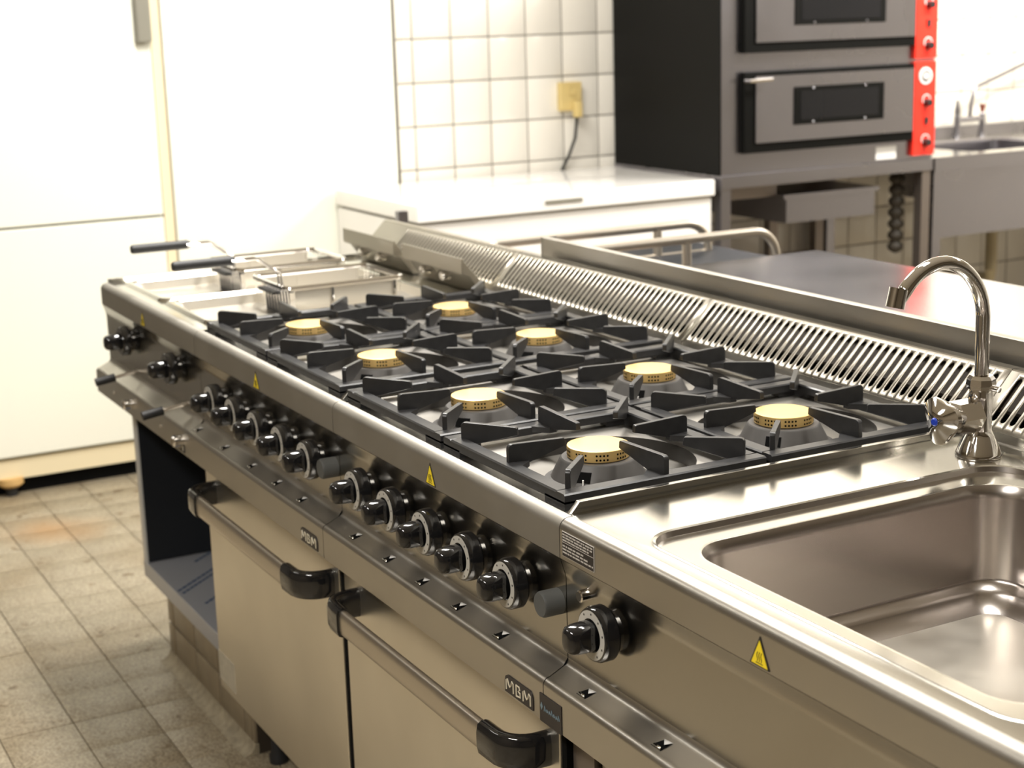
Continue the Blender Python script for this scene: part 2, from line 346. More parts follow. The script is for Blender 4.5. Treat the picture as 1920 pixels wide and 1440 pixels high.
# knob
kb = {}
kb['skirt'] = MB().lathe([(0, 0), (0.027, 0), (0.028, 0.007), (0.035, 0.010), (0.0372, 0.013), (0.0372, 0.027), (0.0350, 0.0325), (0.0335, 0.033), (0.022, 0.033), (0.022, 0.028), (0, 0.028)], ax='y', n=40, sgn=-1).mesh('knob', 'black_gloss', 30)
kb['ring'] = MB().lathe([(0.0225, 0.0331), (0.0225, 0.0336), (0.0328, 0.0336), (0.0328, 0.0331), (0.0225, 0.0331)], ax='y', n=40, sgn=-1).mesh('dial_ring', 'dial_print')
mk = MB()
for k in range(9):
    a = math.radians(-60 + 37 * k); x, z = 0.0288 * math.cos(a), 0.0288 * math.sin(a); mk.box(x - 0.0011, -0.0339, z - 0.0013, x + 0.0011, -0.0336, z + 0.0013)
kb['marks'] = mk.mesh('dial_marks', 'label_black')
def grip_loop(a, b, y, n=20):
    return [(a * math.copysign(abs(math.cos(q)) ** 0.7, math.cos(q)), y, b * math.copysign(abs(math.sin(q)) ** 0.8, math.sin(q))) for q in [2 * math.pi * k / n for k in range(n)]]
kb['grip'] = MB().loops([grip_loop(.0150, .0200, -0.026), grip_loop(.0178, .0202, -0.040), grip_loop(.0180, .0198, -0.056), grip_loop(.0160, .0180, -0.066), grip_loop(.0105, .0145, -0.0705), grip_loop(.006, .0095, -0.0725)]).mesh('grip', 'black_gloss', 40)
def knob(t, x, z, ring=True):
    o = ORG[t]; k = link('knob', kb['skirt'], t, (x - o[0], 0.009 - o[1], z - o[2]), (x, 0.009, z))
    if ring: link('dial_ring', kb['ring'], k); link('dial_marks', kb['marks'], k)
    link('grip', kb['grip'], k)

# flue grille
def flue(t, a, b, s0=None, s1=None, m='steel_top'):
    P0 = Vector((0, 0.7455, 0.0205)); D = Vector((0, 0.0745, 0.0745)); Nn = Vector((0, -1, 1)).normalized()
    def P(x, q): p = P0 + D * q; return (x, p.y, p.z)
    s0 = a + 0.012 if s0 is None else s0; s1 = b - 0.012 if s1 is None else s1
    n = round((s1 - s0) / 0.0193); pt = (s1 - s0) / n; mb = MB(); g = 0.0008
    mb.add([P(a + g, 0), P(s0, 0), P(s0, 1), P(a + g, 1)], [(0, 1, 2, 3)]); mb.add([P(s1, 0), P(b - g, 0), P(b - g, 1), P(s1, 1)], [(0, 1, 2, 3)])
    L = D.length; r = 0.0055
    for k in range(n):
        x0 = s0 + k * pt; cx = x0 + pt / 2; rq = r / L
        top = [(cx + r * math.cos(q), 0.90 - rq + rq * math.sin(q)) for q in [math.pi - math.pi * i / 5 for i in range(6)]]
        bot = [(cx + r * math.cos(q), 0.12 + rq - rq * math.sin(q)) for q in [math.pi - math.pi * i / 5 for i in range(6)]]
        V = [P(x0, 0), P(x0 + pt, 0), P(x0 + pt, 1), P(x0, 1)] + [P(*q) for q in top] + [P(*q) for q in bot]
        mb.add(V, [(0, 10, 4, 3), (15, 1, 2, 9), (3, 4, 5, 6, 7, 8, 9, 2), (0, 1, 15, 14, 13, 12, 11, 10)])
    o = mb.build('flue_grille', 'steel_satin' if a > -0.1 else 'steel_head', t, ang=1); solidify(o, 0.0016, 0)
    MB().prism([(0.820, 0.0955), (0.8215, 0.0975), (0.842, 0.0975), (0.842, 0.0), (0.8405, 0.0), (0.8405, 0.0955)], 'x', a + g, b - g).build('flue_back', m, t)
    MB().prism([(0.7455, 0.0205), (0.7455, 0.004), (0.738, 0.004), (0.738, 0.001), (0.748, 0.001), (0.748, 0.0205)], 'x', a + g, b - g).build('flue_lip', 'steel', t)
    MB().prism([(0.8385, 0.0955), (0.824, 0.0895), (0.778, 0.0435), (0.778, 0.0385), (0.783, 0.0385), (0.8395, 0.086)], 'x', a + 0.003, b - 0.003).build('inner_baffle', 'baffle_brown', t)
    MB().prism([(0.749, 0.003), (0.839, 0.003), (0.839, 0.008), (0.749, 0.008)], 'x', a + 0.003, b - 0.003).build('flue_floor', 'void', t)
    if a < -0.7: MB().prism([(0.745, 0.0), (0.7455, 0.0205), (0.82, 0.0955), (0.842, 0.0955), (0.842, 0.0)], 'x', a, a + 0.002).build('flue_end', 'steel_top', t)

def oven_handle(t, u):
    z = -0.352; s = MB()
    sec = lambda h, d: [(d * x, h * y) for x, y in ((-1, -.55), (-.75, -.9), (-.3, -1), (.3, -1), (.8, -.85), (1, -.4), (1, .4), (.8, .85), (.3, 1), (-.3, 1), (-.75, .9), (-1, .55))]
    d = t['_door']
    h = MB().sweep([(u + 0.146, -0.060, z), (u + 0.40, -0.060, z), (u + 0.677, -0.060, z)], sec(0.0225, 0.0085)).build('handle', 'aluminium', d, label='brushed aluminium door handle with black ends', ang=50)
    for sg, x in ((1, u + 0.677), (-1, u + 0.146)):
        path = [(x - sg * 0.004, -0.060, z), (x + sg * 0.018, -0.0595, z)] + [(x + sg * (0.03 + 0.045 * math.sin(q)), -0.015 - 0.0445 * math.cos(q), z) for q in [math.pi / 2 * k / 8 for k in range(1, 9)]] + [(x + sg * 0.075, 0.0, z)]
        MB().sweep(path, sec(0.0265, 0.0125)).build('end_cap', 'black_gloss', h, ang=50)

# ------------------------------------------------------------------ gas ranges
def pan(t, u, centres):
    z = -0.004; mb = MB(); well = MB(); bot = MB(); xa = [u + 0.004, u + 0.386, u + 0.796]; ya = [0.021, 0.375, 0.736]; n = 48; r = 0.145
    for i in range(2):
        for j in range(2):
            cx, cy = centres[i][j]; cy += 0.004
            x0, x1, y0, y1 = xa[i], xa[i + 1], ya[j], ya[j + 1]
            rim, sq, lo, lo2 = [], [], [], []
            for k in range(n):
                a = 2 * math.pi * (k + 0.5) / n; c, s_ = math.cos(a), math.sin(a)
                tt = min(((x1 - cx) / c if c > 0 else (x0 - cx) / c) if abs(c) > 1e-6 else 9, ((y1 - cy) / s_ if s_ > 0 else (y0 - cy) / s_) if abs(s_) > 1e-6 else 9)
                rim.append((cx + r * c, cy + r * s_, z)); sq.append((cx + tt * c, cy + tt * s_, z)); lo.append((cx + (r - .004) * c, cy + (r - .004) * s_, z - 0.024)); lo2.append((cx + 0.05 * c, cy + 0.05 * s_, z - 0.026))
            mb.loops([sq, rim], False); well.loops([rim, lo], False); bot.loops([lo, lo2], True)
            for X in (x0, x1):
                for Y in (y0, y1):
                    k = sorted(range(n), key=lambda q: (sq[q][0] - X) ** 2 + (sq[q][1] - Y) ** 2)[:2]
                    mb.add([sq[k[0]], sq[k[1]], (X, Y, z)], [(0, 1, 2)])
    mb.build('hob_pan', 'steel_pan', t); well.build('well_wall', 'dark_finish', t); bot.build('well_floor', 'steel', t)  # well walls coloured black to stand for the dark reflection of the grates
cap_body = MB().lathe([(0, 0.0240), (0.0445, 0.0240), (0.0472, 0.0231), (0.0478, 0.0213), (0.0478, 0.0070), (0.046, 0.0058), (0, 0.0058)], n=56)
cap_me = cap_body.mesh('cap', 'brass', 30)
ports = MB()
for g in range(9):
    for q in range(4):
        a = 2 * math.pi * g / 9 + q * 0.115 + 0.1; c, s_ = math.cos(a), math.sin(a)
        for z in (0.0172, 0.0107):
            ce = Vector((0.0479 * c, 0.0479 * s_, z)); tg = Vector((-s_, c, 0)) * 0.0017; uz = Vector((0, 0, 0.0017)); nr = Vector((c, s_, 0)) * 0.0001
            ports.add([ce + nr + tg * math.cos(w_) + uz * math.sin(w_) for w_ in [math.pi * 2 * k / 8 for k in range(8)]], [tuple(range(8))])
ports_me = ports.mesh('flame_ports', 'void')
def cup(t, cx, cy):
    o = ORG[t]
    b = MB().lathe([(0.084, -0.0310), (0.083, -0.0285), (0.078, -0.0270), (0.073, -0.0245), (0.059, 0.0025), (0.056, 0.0055), (0, 0.0055)], (cx, cy, 0), n=48).build('burner', 'enamel_grey', t, ang=30, label='grey enamelled burner cup')
    A = math.radians(-52); c, s_ = math.cos(A), math.sin(A); ex, ey = Vector((-s_, c, 0)), Vector((c, s_, 0)); P = []
    for r0, z0 in ((0.0628, -0.004), (0.0702, -0.018)):
        for w_ in (-0.012, 0.012): P.append(Vector((cx, cy, z0)) + ey * (r0 + 0.0012) + ex * w_)
    Q = [p - ey * 0.010 for p in P]
    MB().add(P + Q, [(0, 1, 3, 2), (4, 6, 7, 5), (0, 4, 5, 1), (2, 3, 7, 6), (1, 5, 7, 3), (0, 2, 6, 4)]).build('igniter_opening', 'void', b)
    e = Vector((cx, cy, 0)) + ey * 0.0735 + ex * 0.003
    MB().lathe([(0.0014, -0.024), (0.0014, -0.013), (0, -0.0125)], (e.x, e.y, 0), n=8).build('electrode', 'label_white', b)
# grates
GX, GY = 0.1875, 0.171
def fin_mesh(base, tip, hb=0.0465, ht=0.0430, lo_tip=0.031):
    w_ = 0.0042; r = 0.007
    poly = [(base, 0.010), (base, hb - r)] + [(base - r * (1 - math.cos(q)), hb - r + r * math.sin(q)) for q in (0.5, 1.0, 1.57)] + [(tip + 0.002, ht), (tip, ht - 0.002), (tip - 0.001, lo_tip), (tip + 0.004, lo_tip - 0.001), (base - 0.026, 0.012)]
    return MB().prism(poly, 'y', -w_, w_).mesh('fin', 'cast_iron', 40, bevel=0.0012)
fx = fin_mesh(0.182, 0.062); fy = fin_mesh(0.158, 0.062); fd = fin_mesh(0.222, 0.130, 0.0455, 0.042, 0.029)
def bar_frame():
    mb = MB(); x, y, w_ = GX, GY, 0.025
    for sx in (-1, 1):
        a, b = sorted((sx * x, sx * (x - w_))); mb.prism([(a, 0.0055), (a, 0.0175), (a + .0025, 0.0195), (b - .0025, 0.0195), (b, 0.0175), (b, 0.0055)], 'y', -y, y)
    for sy in (-1, 1):
        a, b = sorted((sy * y, sy * (y - w_))); mb.prism([(a, 0.0055), (a, 0.0175), (a + .0025, 0.0195), (b - .0025, 0.0195), (b, 0.0175), (b, 0.0055)], 'x', -x + w_, x - w_)
    for sx in (-1, 1):
        for sy in (-1, 1):
            a, b = sorted((sx * x, sx * (x - 0.055))); c, d = sorted((sy * y, sy * (y - 0.021))); mb.box(a, c, -0.0038, b, d, 0.0085)
            a, b = sorted((sx * x, sx * (x - 0.021))); c, d = sorted((sy * (y - 0.021), sy * (y - 0.055))); mb.box(a, c, -0.0038, b, d, 0.0085)
    for q in range(4):
        ang = q * math.pi / 2; bs = (GX if q % 2 == 0 else GY) - 0.0205; c, s_ = math.cos(ang), math.sin(ang)
        pts = [(bs, -0.030, 0.0192), (bs, 0.030, 0.0192), (bs - 0.026, 0.006, 0.018), (bs - 0.026, -0.006, 0.018), (bs, -0.030, 0.009), (bs, 0.030, 0.009), (bs - 0.026, 0.006, 0.0095), (bs - 0.026, -0.006, 0.0095)]
        mb.add([(c * px - s_ * py, s_ * px + c * py, pz) for px, py, pz in pts], [(0, 1, 2, 3), (7, 6, 5, 4), (1, 5, 6, 2), (2, 6, 7, 3), (3, 7, 4, 0)])
    return mb.mesh('frame', 'cast_iron', 30)
frame_me = bar_frame()
def grate(x, y, label):
    g = thing('pan_support', label, 'grate', (x, y, 0.0), 'cast iron pan supports on the gas ranges')
    link('frame', frame_me, g)
    for k in range(4):
        link('fin', fy if k % 2 else fx, g, rz=k * math.pi / 2)
    for k, sg in enumerate(((1, 1), (-1, 1), (-1, -1), (1, -1))):
        link('fin', fd, g, rz=math.atan2(sg[1] * 0.93, sg[0]))
def gas_range(u, label, cx, gx, handle_text):
    t = thing('gas_range', label, 'stove', (u + 0.4, 0.38, FZ))
    front_pieces(t, u, u + 0.8)
    cent = [[(cx[0][0], 0.198), (cx[0][1], 0.550)], [(cx[1][0], 0.198), (cx[1][1], 0.550)]]
    pan(t, u, cent)
    for c in cent:
        for p in c: cup(t, *p)
    MB().box(u + 0.004, 0.032, -0.83, u + 0.796, 0.745, -0.29).box(u + 0.004, 0.031, -0.29, u + 0.796, 0.745, -0.045).build('body', 'steel', t)
    MB().box(u + 0.001, 0.7362, -0.03, u + 0.799, 0.7445, 0.0008).build('rear_trim', 'steel', t)
    MB().prism([(0.025, -0.003), (0.040, 0.0138), (0.728, 0.0138), (0.735, -0.003)], 'x', u + 0.7775, u + 0.788).build('side_rail', 'steel_top', t, bevel=0.001)
    MB().box(u + 0.788, 0.0205, -0.02, u + 0.7995, 0.735, -0.001).build('edge_strip', 'steel_top', t)
    flue(t, u, u + 0.8, m='steel_top')
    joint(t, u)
    MB().box(u + 0.001, 0.0312, -0.832, u + 0.799, 0.0319, -0.29).box(u + 0.0005, 0.004, -0.832, u + 0.0105, 0.0312, -0.293).box(u + 0.7875, 0.004, -0.832, u + 0.7995, 0.0312, -0.293).build('door_gap_shadow', 'void', t)  # black filler paints the shade in the gaps around the door
    d = MB().box(u + 0.011, 0.0, -0.832, u + 0.787, 0.031, -0.293).build('oven_door', 'steel_door', t, bevel=0.003)
    t['_door'] = 0
    class D(dict): pass
    dd = {'_door': d}
    ORG[d] = ORG[t]
    oven_handle(dd, u)
    del t['_door']
    for k in range(5): knob(t, u + handle_text[0] + 0.137 * k, -0.1255)
    MB().lathe([(0, 0), (0.0185, 0), (0.0185, 0.026), (0.0165, 0.030), (0, 0.030)], (u + 0.778, 0.009, -0.125), 'y', 28, -1).build('igniter_button', 'rubber_grey', t)
    for q in (0.12, 0.68):
        MB().lathe([(0.022, FZ), (0.022, FZ + 0.02), (0.016, FZ + 0.03), (0.016, -0.83)], (u + q, 0.09, 0), n=20).build('foot', 'black_matte', t)
    warning(t, u + 0.4)
    badge(t, u + 0.690, u + 0.772, -0.2805, -0.2535)
    return t
R1 = gas_range(0.0, 'stainless four-burner gas range beside the fryer, paper label at the foot of its oven door', ((0.184, 0.184), (0.575, 0.575)), (0.1945, 0.5795), (0.155,))
R2 = gas_range(0.8, 'stainless four-burner gas range next to the sink basin, unmarked plain oven door', ((0.984, 0.983), (1.378, 1.376)), (0.992, 1.377), (0.931 - 0.8,))
MB().box(0.012, -0.0012, -0.812, 0.122, 0.0, -0.742).build('paper_label', 'paper', R1, label='small worn paper label on the oven door')
louvres(R1, (0.02, 0.20, 0.37, 0.515, 0.647)); louvres(R2, (0.904, 1.045, 1.175, 1.304, 1.441))
st = MB().box(1.5896, -0.0322, -0.285, 1.6495, -0.0313, -0.243)
cols = ['second', 'third']
gl = {0: ('leftmost', 0.1945), 1: ('second from left', 0.5800), 2: ('third from left', 0.992), 3: ('rightmost', 1.3775)}
nb = {0: 'next to the fryer', 1: 'left of the range joint', 2: 'right of the range joint', 3: 'next to the sink unit'}
for k in range(4):
    for j, (row, y) in enumerate((('front', 0.2005), ('rear', 0.5525))):
        grate(gl[k][1], y, f'cast iron grate, {row} row, {gl[k][0]}, {nb[k]}')
capx = ((0.184, 0.184), (0.575, 0.575), (0.984, 0.983), (1.378, 1.376))
for k in range(4):
    for j, (row, y) in enumerate((('front', 0.198), ('rear', 0.550))):
        c = thing('burner_cap', f'brass burner cap, {row} row, {gl[k][0]}, {nb[k]}', 'burner', (capx[k][j], y, 0.0), 'brass burner caps')
        link('cap', cap_me, c); link('flame_ports', ports_me, c, kind='stuff')

# ------------------------------------------------------------------ bain-marie / sink unit
B = thing('sink_unit', 'stainless unit with a deep rectangular basin at the right end of the line', 'sink', (2.02, 0.38, FZ))
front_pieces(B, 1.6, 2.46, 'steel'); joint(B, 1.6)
a0 = (1.601, 0.0205, 2.459, 0.745)
def R_(o, r, z, bx=(1.722, 0.0425, 2.40, 0.674)): return rrect(bx[0] + o, bx[1] + o, bx[2] - o, bx[3] - o, r, z, 8)
ib = (1.772, 0.084, 2.35, 0.624)
ls = [rrect(*a0, 0.0002, 0.0, 8), R_(-0.004, 0.062, 0.0), R_(0, 0.058, 0.0016), R_(0.0035, 0.0545, 0.0004), R_(0.0058, 0.0522, -0.0070), R_(0.0085, 0.0495, -0.0076),
      R_(-0.006, 0.066, -0.0074, ib), R_(-0.002, 0.062, -0.0080, ib), R_(0.003, 0.058, -0.016, ib), R_(0.005, 0.056, -0.026, ib), R_(0.010, 0.052, -0.142, ib), R_(0.013, 0.05, -0.150, ib),
      R_(0.022, 0.046, -0.154, ib), R_(0.026, 0.044, -0.160, ib), R_(0.032, 0.042, -0.172, ib), R_(0.048, 0.03, -0.180, ib), R_(0.075, 0.02, -0.182, ib)]
MB().loops(ls[:4], False).build('worktop', 'steel_top', B, ang=28)
MB().loops(ls[3:5], False).build('recess_step', 'steel_basin', B, ang=28)  # darker steel puts the shade of this step wall into its colour
MB().loops(ls[4:8], False).build('basin_rim', 'steel_top', B, ang=28)
MB().loops(ls[7:-1], False).build('basin', 'steel_basin', B, ang=50)
MB().loops([ls[-2], ls[-1]]).build('basin_floor', 'basin_floor', B, ang=50)
MB().box(1.6, 0.7362, -0.03, 2.46, 0.7445, 0.0008).build('rear_trim', 'steel', B)
MB().prism([(0.7455, 0.0), (0.7455, 0.02), (0.741, 0.02), (0.741, 0.003), (0.715, 0.0025), (0.715, 0.0)], 'x', 1.602, 2.458).build('upstand', 'steel_top', B)
flue(B, 1.6, 2.46, s0=1.618, m='steel_top')
knob(B, 1.7185, -0.1205)
MB().lathe([(0, 0), (0.0085, 0), (0.0085, 0.012), (0.0065, 0.0135)], (1.655, 0.009, -0.092), 'y', 20, -1).build('pilot_lamp', 'chrome', B)
MB().lathe([(0, 0.0137), (0.0066, 0.0137), (0.0066, 0.0125)], (1.655, 0.009, -0.092), 'y', 20, -1).build('lamp_lens', 'dark_finish', B)
warning(B, 2.041)
lb = MB().box(1.6085, -0.0010, -0.0485, 1.690, -0.0002, -0.0140).build('caution_label', 'label_print', B, label='black label with dense light print')
MB().box(1.6093, -0.0013, -0.0478, 1.6892, -0.0009, -0.0147).build('label_field', 'label_black', lb)
m = MB(); random.seed(3)
for r_, (z, e) in enumerate(((-0.0165, 1), (-0.0205, .97), (-0.0245, .86), (-0.0325, .68), (-0.0370, .82), (-0.0415, .99))):
    x = 1.6105
    while x < 1.6105 + e * 0.078 - 0.003:
        w_ = min(random.uniform(0.004, 0.012), 1.6105 + e * 0.078 - x); k = x
        while k < x + w_ - 0.0006: m.box(k, -0.0015, z - 0.0022, k + 0.0009, -0.0012, z); k += 0.00125
        x += w_ + 0.0016
m.box(1.6093, -0.0015, -0.0292, 1.6892, -0.0012, -0.0286)
m.build('label_print', 'label_print', lb, kind='stuff')
ds = MB().box(1.591, -0.0322, -0.286, 1.6495, -0.0313, -0.245).build('dark_sticker', 'label_black', B, label='dark sticker with a faded pale blue logo and name')
m = MB().prism([(1.593, -0.263), (1.5965, -0.269), (1.600, -0.263), (1.5965, -0.257)], 'y', -0.0326, -0.0321)
for k in range(7): m.tube([(1.604 + k * .0062, -0.0324, -0.268), (1.6055 + k * .0062, -0.0324, -0.260 if k % 3 == 0 else -0.263), (1.608 + k * .0062, -0.0324, -0.267)], 0.0009, 5, up=(0, 1, 0))
m.build('sticker_print', 'sticker_blue', ds)
louvres(B, (1.681, 1.86, 2.04, 2.22))
MB().box(1.604, 0.05, -0.83, 1.624, 0.74, -0.29).build('side_panel', 'steel', B); MB().box(2.436, 0.05, -0.83, 2.456, 0.74, -0.29).build('side_panel', 'steel', B)
MB().box(1.624, 0.72, -0.83, 2.436, 0.74, -0.29).build('back_panel', 'steel_dark', B); MB().box(1.624, 0.05, -0.83, 2.436, 0.72, -0.81).build('shelf', 'steel', B)
MB().box(1.604, 0.031, -0.29, 2.456, 0.74, -0.25).build('crossbeam', 'steel_dark', B)
MB().box(1.604, 0.012, -0.83, 1.66, 0.05, -0.29).build('front_stile', 'steel_dark', B); MB().box(1.668, 0.02, -0.83, 1.69, 0.05, -0.29).build('front_stile', 'steel', B)
for q in (1.68, 2.38):
    MB().lathe([(0.022, FZ), (0.022, FZ + 0.02), (0.016, FZ + 0.03), (0.016, -0.83)], (q, 0.09, 0), n=20).build('foot', 'black_matte', B)
    MB().lathe([(0.022, FZ), (0.022, FZ + 0.02), (0.016, FZ + 0.03), (0.016, -0.83)], (q, 0.66, 0), n=20).build('foot', 'black_matte', B)

# tap on the sink unit
T = thing('swan_neck_tap', 'chrome swan-neck tap with blue dot on the stainless sink unit', 'tap', (1.68, 0.676, 0.0))
tx, ty = 1.68, 0.676
MB().lathe([(0.034, 0.0), (0.0345, 0.003), (0.033, 0.006), (0.029, 0.016), (0.0215, 0.031), (0.0175, 0.040), (0.0175, 0.075), (0.0185, 0.088), (0.0165, 0.100), (0.015, 0.113), (0.0, 0.113)], (tx, ty, 0), n=36).build('body', 'chrome', T, ang=40)
MB().lathe([(0.0165, 0.100), (0.0205, 0.103), (0.022, 0.108), (0.0205, 0.1175), (0.0165, 0.1225), (0.0, 0.1225)], (tx, ty, 0), n=8).build('collar_nut', 'chrome', T, ang=20)
MB().lathe([(0.0048, 0), (0.0048, 0.02), (0.0, 0.02)], (tx + 0.014, ty + 0.002, 0.106), 'x', 14).build('set_screw', 'chrome', T)
sp = [(tx, ty, 0.112), (tx, ty, 0.150), (tx, ty - 0.001, 0.185)] + [(tx, ty - 0.0865 + 0.0855 * math.cos(q), 0.205 + 0.092 * math.sin(q)) for q in [math.radians(d) for d in range(4, 150, 8)]] + [(tx, 0.5115, 0.264)]
MB().tube(sp, 0.0105, 20, up=(1, 0, 0)).build('spout', 'chrome', T, ang=60)
dv = Vector((0, -0.25, -1)).normalized()
e0 = Vector((tx, 0.5125, 0.269)); MB().tube([e0, e0 + dv * 0.028], 0.0135, 22, up=(1, 0, 0)).build('aerator', 'chrome', T, ang=40)
MB().sweep([(tx, ty - 0.012, 0.064), (tx, ty - 0.052, 0.064)], [(0.026 * math.cos(-q), 0.026 * math.sin(-q)) for q in [2 * math.pi * k / 6 for k in range(6)]]).build('valve', 'chrome', T, ang=40)
def lobe(rr, y, tw=0.3): return [(tx + rr * (1 + 0.17 * math.cos(3 * q)) * math.cos(q + tw), y, 0.064 + rr * (1 + 0.17 * math.cos(3 * q)) * math.sin(q + tw)) for q in [2 * math.pi * k / 36 for k in range(36)]]
MB().loops([lobe(0.015, ty - 0.044), lobe(0.022, ty - 0.050), lobe(0.0335, ty - 0.072), lobe(0.0325, ty - 0.078), lobe(0.016, ty - 0.087), lobe(0.007, ty - 0.089)]).build('handle', 'chrome', T, ang=35)
MB().lathe([(0.0, 0.0920), (0.0045, 0.0915), (0.0062, 0.0895), (0.0062, 0.086)], (tx, ty, 0.064), 'y', 20, -1).build('blue_dot', 'blue_plastic', T, label='blue cold water marker')

# ------------------------------------------------------------------ fryer
Fy = thing('double_fryer', 'stainless double deep fryer at the far left end of the line', 'fryer', (-0.4, 0.38, FZ))
front_pieces(Fy, -0.8, 0.0)
tops = MB(); tanks = MB()
for (x0, x1, px0, px1) in ((-0.735, -0.425, -0.799, -0.4), (-0.375, -0.065, -0.4, -0.001)):
    L = [rrect(px0, 0.0205, px1, 0.745, 0.0002, 0.0, 5), rrect(x0 - .02, 0.045, x1 + .02, 0.66, 0.03, 0.0, 5), rrect(x0 - .012, 0.053, x1 + .012, 0.652, 0.028, 0.007, 5), rrect(x0 - .004, 0.061, x1 + .004, 0.644, 0.026, 0.007, 5), rrect(x0, 0.065, x1, 0.64, 0.025, 0.003, 5)]
    tops.loops(L, False)
    tanks.loops([L[-1], rrect(x0 + .004, 0.075, x1 - .004, 0.636, 0.024, -0.02, 5), rrect(x0 + .01, 0.20, x1 - .01, 0.63, 0.02, -0.06, 5), rrect(x0 + .012, 0.22, x1 - .012, 0.625, 0.02, -0.20, 5)])
tops.build('worktop', 'steel_top', Fy, ang=25); tanks.build('tank', 'steel_tank', Fy, ang=30)
MB().box(-0.796, 0.032, -0.287, -0.004, 0.745, -0.02).build('housing', 'steel', Fy)
MB().box(-0.8, 0.02, -0.003, -0.792, 0.745, 0.011).build('side_rim', 'steel_top', Fy, bevel=0.001)
for (a, b) in ((-0.745, -0.405), (-0.352, -0.012)):
    h = MB().prism([(0.670, 0.093), (0.670, 0.057), (0.674, 0.053), (0.690, 0.050), (0.724, 0.003), (0.743, 0.003), (0.740, 0.012), (0.703, 0.056), (0.678, 0.061), (0.6745, 0.094)], 'x', a, b).build('heater_head', 'steel_head', Fy, bevel=0.001)
    for e in (a - 0.0005, b - 0.0015): MB().prism([(0.671, 0.092), (0.671, 0.056), (0.690, 0.049), (0.724, 0.003), (0.743, 0.003)], 'x', e, e + 0.002).build('end_plate', 'steel_head', h)
    for q in (0.28, 0.62):
        x = a + (b - a) * q; MB().lathe([(0, 0), (0.012, 0), (0.012, 0.02), (0.009, 0.024), (0, 0.024)], (x, 0.700, 0.036), 'y', 16, -1).build('bolt', 'chrome', h)
    pass
flue(Fy, -0.8, 0.0, s0=-0.62, m='steel_head')
for x in (-0.555, -0.165): knob(Fy, x, -0.112, ring=False)
for x in (-0.53, -0.115):
    r = MB().tube([(x, 0.02, -0.186), (x, -0.056, -0.197)], 0.0045, 10).build('drain_lever', 'aluminium', Fy)
    MB().tube([(x, -0.050, -0.196), (x, -0.057, -0.197), (x, -0.088, -0.2015), (x, -0.098, -0.203)], 0.0105, 12).build('grip', 'black_matte', r)
    MB().lathe([(0, 0), (0.013, 0), (0.013, 0.022), (0.010, 0.026), (0, 0.026)], (x + 0.075, -0.030, -0.252), 'y', 18, -1).build('drain_plug', 'chrome', Fy)
    MB().lathe([(0, 0), (0.004, 0), (0.003, 0.003), (0, 0.0035)], (x - 0.095, -0.031, -0.256), 'y', 10, -1).build('screw', 'chrome', Fy)
warning(Fy, -0.41); badge(Fy, -0.113, -0.03, -0.2805, -0.2535)
for x, lab in ((-0.575, 'wire fryer basket with black handle in the left tank, beside the white fridge'), (-0.225, 'wire fryer basket with black handle in the right tank, beside the gas range')):
    y0, y1, h, zr = 0.262, 0.56, 0.118, 0.050
    K = thing('fryer_basket', lab, 'basket', (x, 0.42, -0.10), 'fryer baskets')
    MB().tube(rrect(x - h, y0, x + h, y1, 0.02, zr, 5), 0.0062, 8, closed=True).build('rim', 'chrome', K)
    for X in (x - h, x + h):
        for Y in (0.375, 0.535): MB().tube([(X, Y, zr), (X, Y, -0.09)], 0.0042, 8, up=(1, 0, 0)).build('upright', 'chrome', K)
        e = 0.004 if X < x else -0.004
        MB().add([(X + e, y0 + 0.02, zr - 0.004), (X + e, y1 - 0.02, zr - 0.004), (X + e, y1 - 0.02, -0.09), (X + e, y0 + 0.02, -0.09)], [(0, 1, 2, 3)]).build('mesh_side', 'steel_tank', K)
    m = MB()
    for q in range(12):
        X = x - h + 0.01 + 0.0196 * q; m.tube([(X, y0 + 0.004, zr), (X, y0 + 0.012, -0.092), (X, y1 - 0.012, -0.092), (X, y1 - 0.004, zr)], 0.0011, 4, up=(1, 0, 0))
    for q in range(14):
        Y = y0 + 0.014 + 0.0205 * q; m.tube([(x - h + 0.008, Y, -0.09), (x + h - 0.008, Y, -0.09)], 0.0011, 4)
    m.build('wire_mesh', 'chrome', K, kind='stuff')
    MB().box(x - 0.055, y0 - 0.012, 0.030, x + 0.055, y0 + 0.040, 0.036).build('rest_plate', 'black_matte', K, bevel=0.001)
    MB().box(x - 0.050, y0 + 0.007, -0.025, x + 0.050, y0 + 0.030, 0.030).build('front_shade', 'cabinet_dark', K)  # dark block stands in for the shaded front of the basket
    for sx in (-0.011, 0.011):
        MB().tube([(x + sx, 0.17, 0.112), (x + sx, 0.232, 0.113), (x + sx, 0.288, 0.072), (x + sx, 0.292, 0.034)], 0.0032, 8, up=(1, 0, 0)).build('handle_wire', 'chrome', K, ang=60)
    MB().lathe([(0, 0), (0.009, 0.001), (0.0115, 0.006), (0.0115, 0.145), (0.008, 0.152), (0, 0.153)], (x, 0.028, 0.1125), 'y', 16).build('handle_grip', 'black_matte', K)

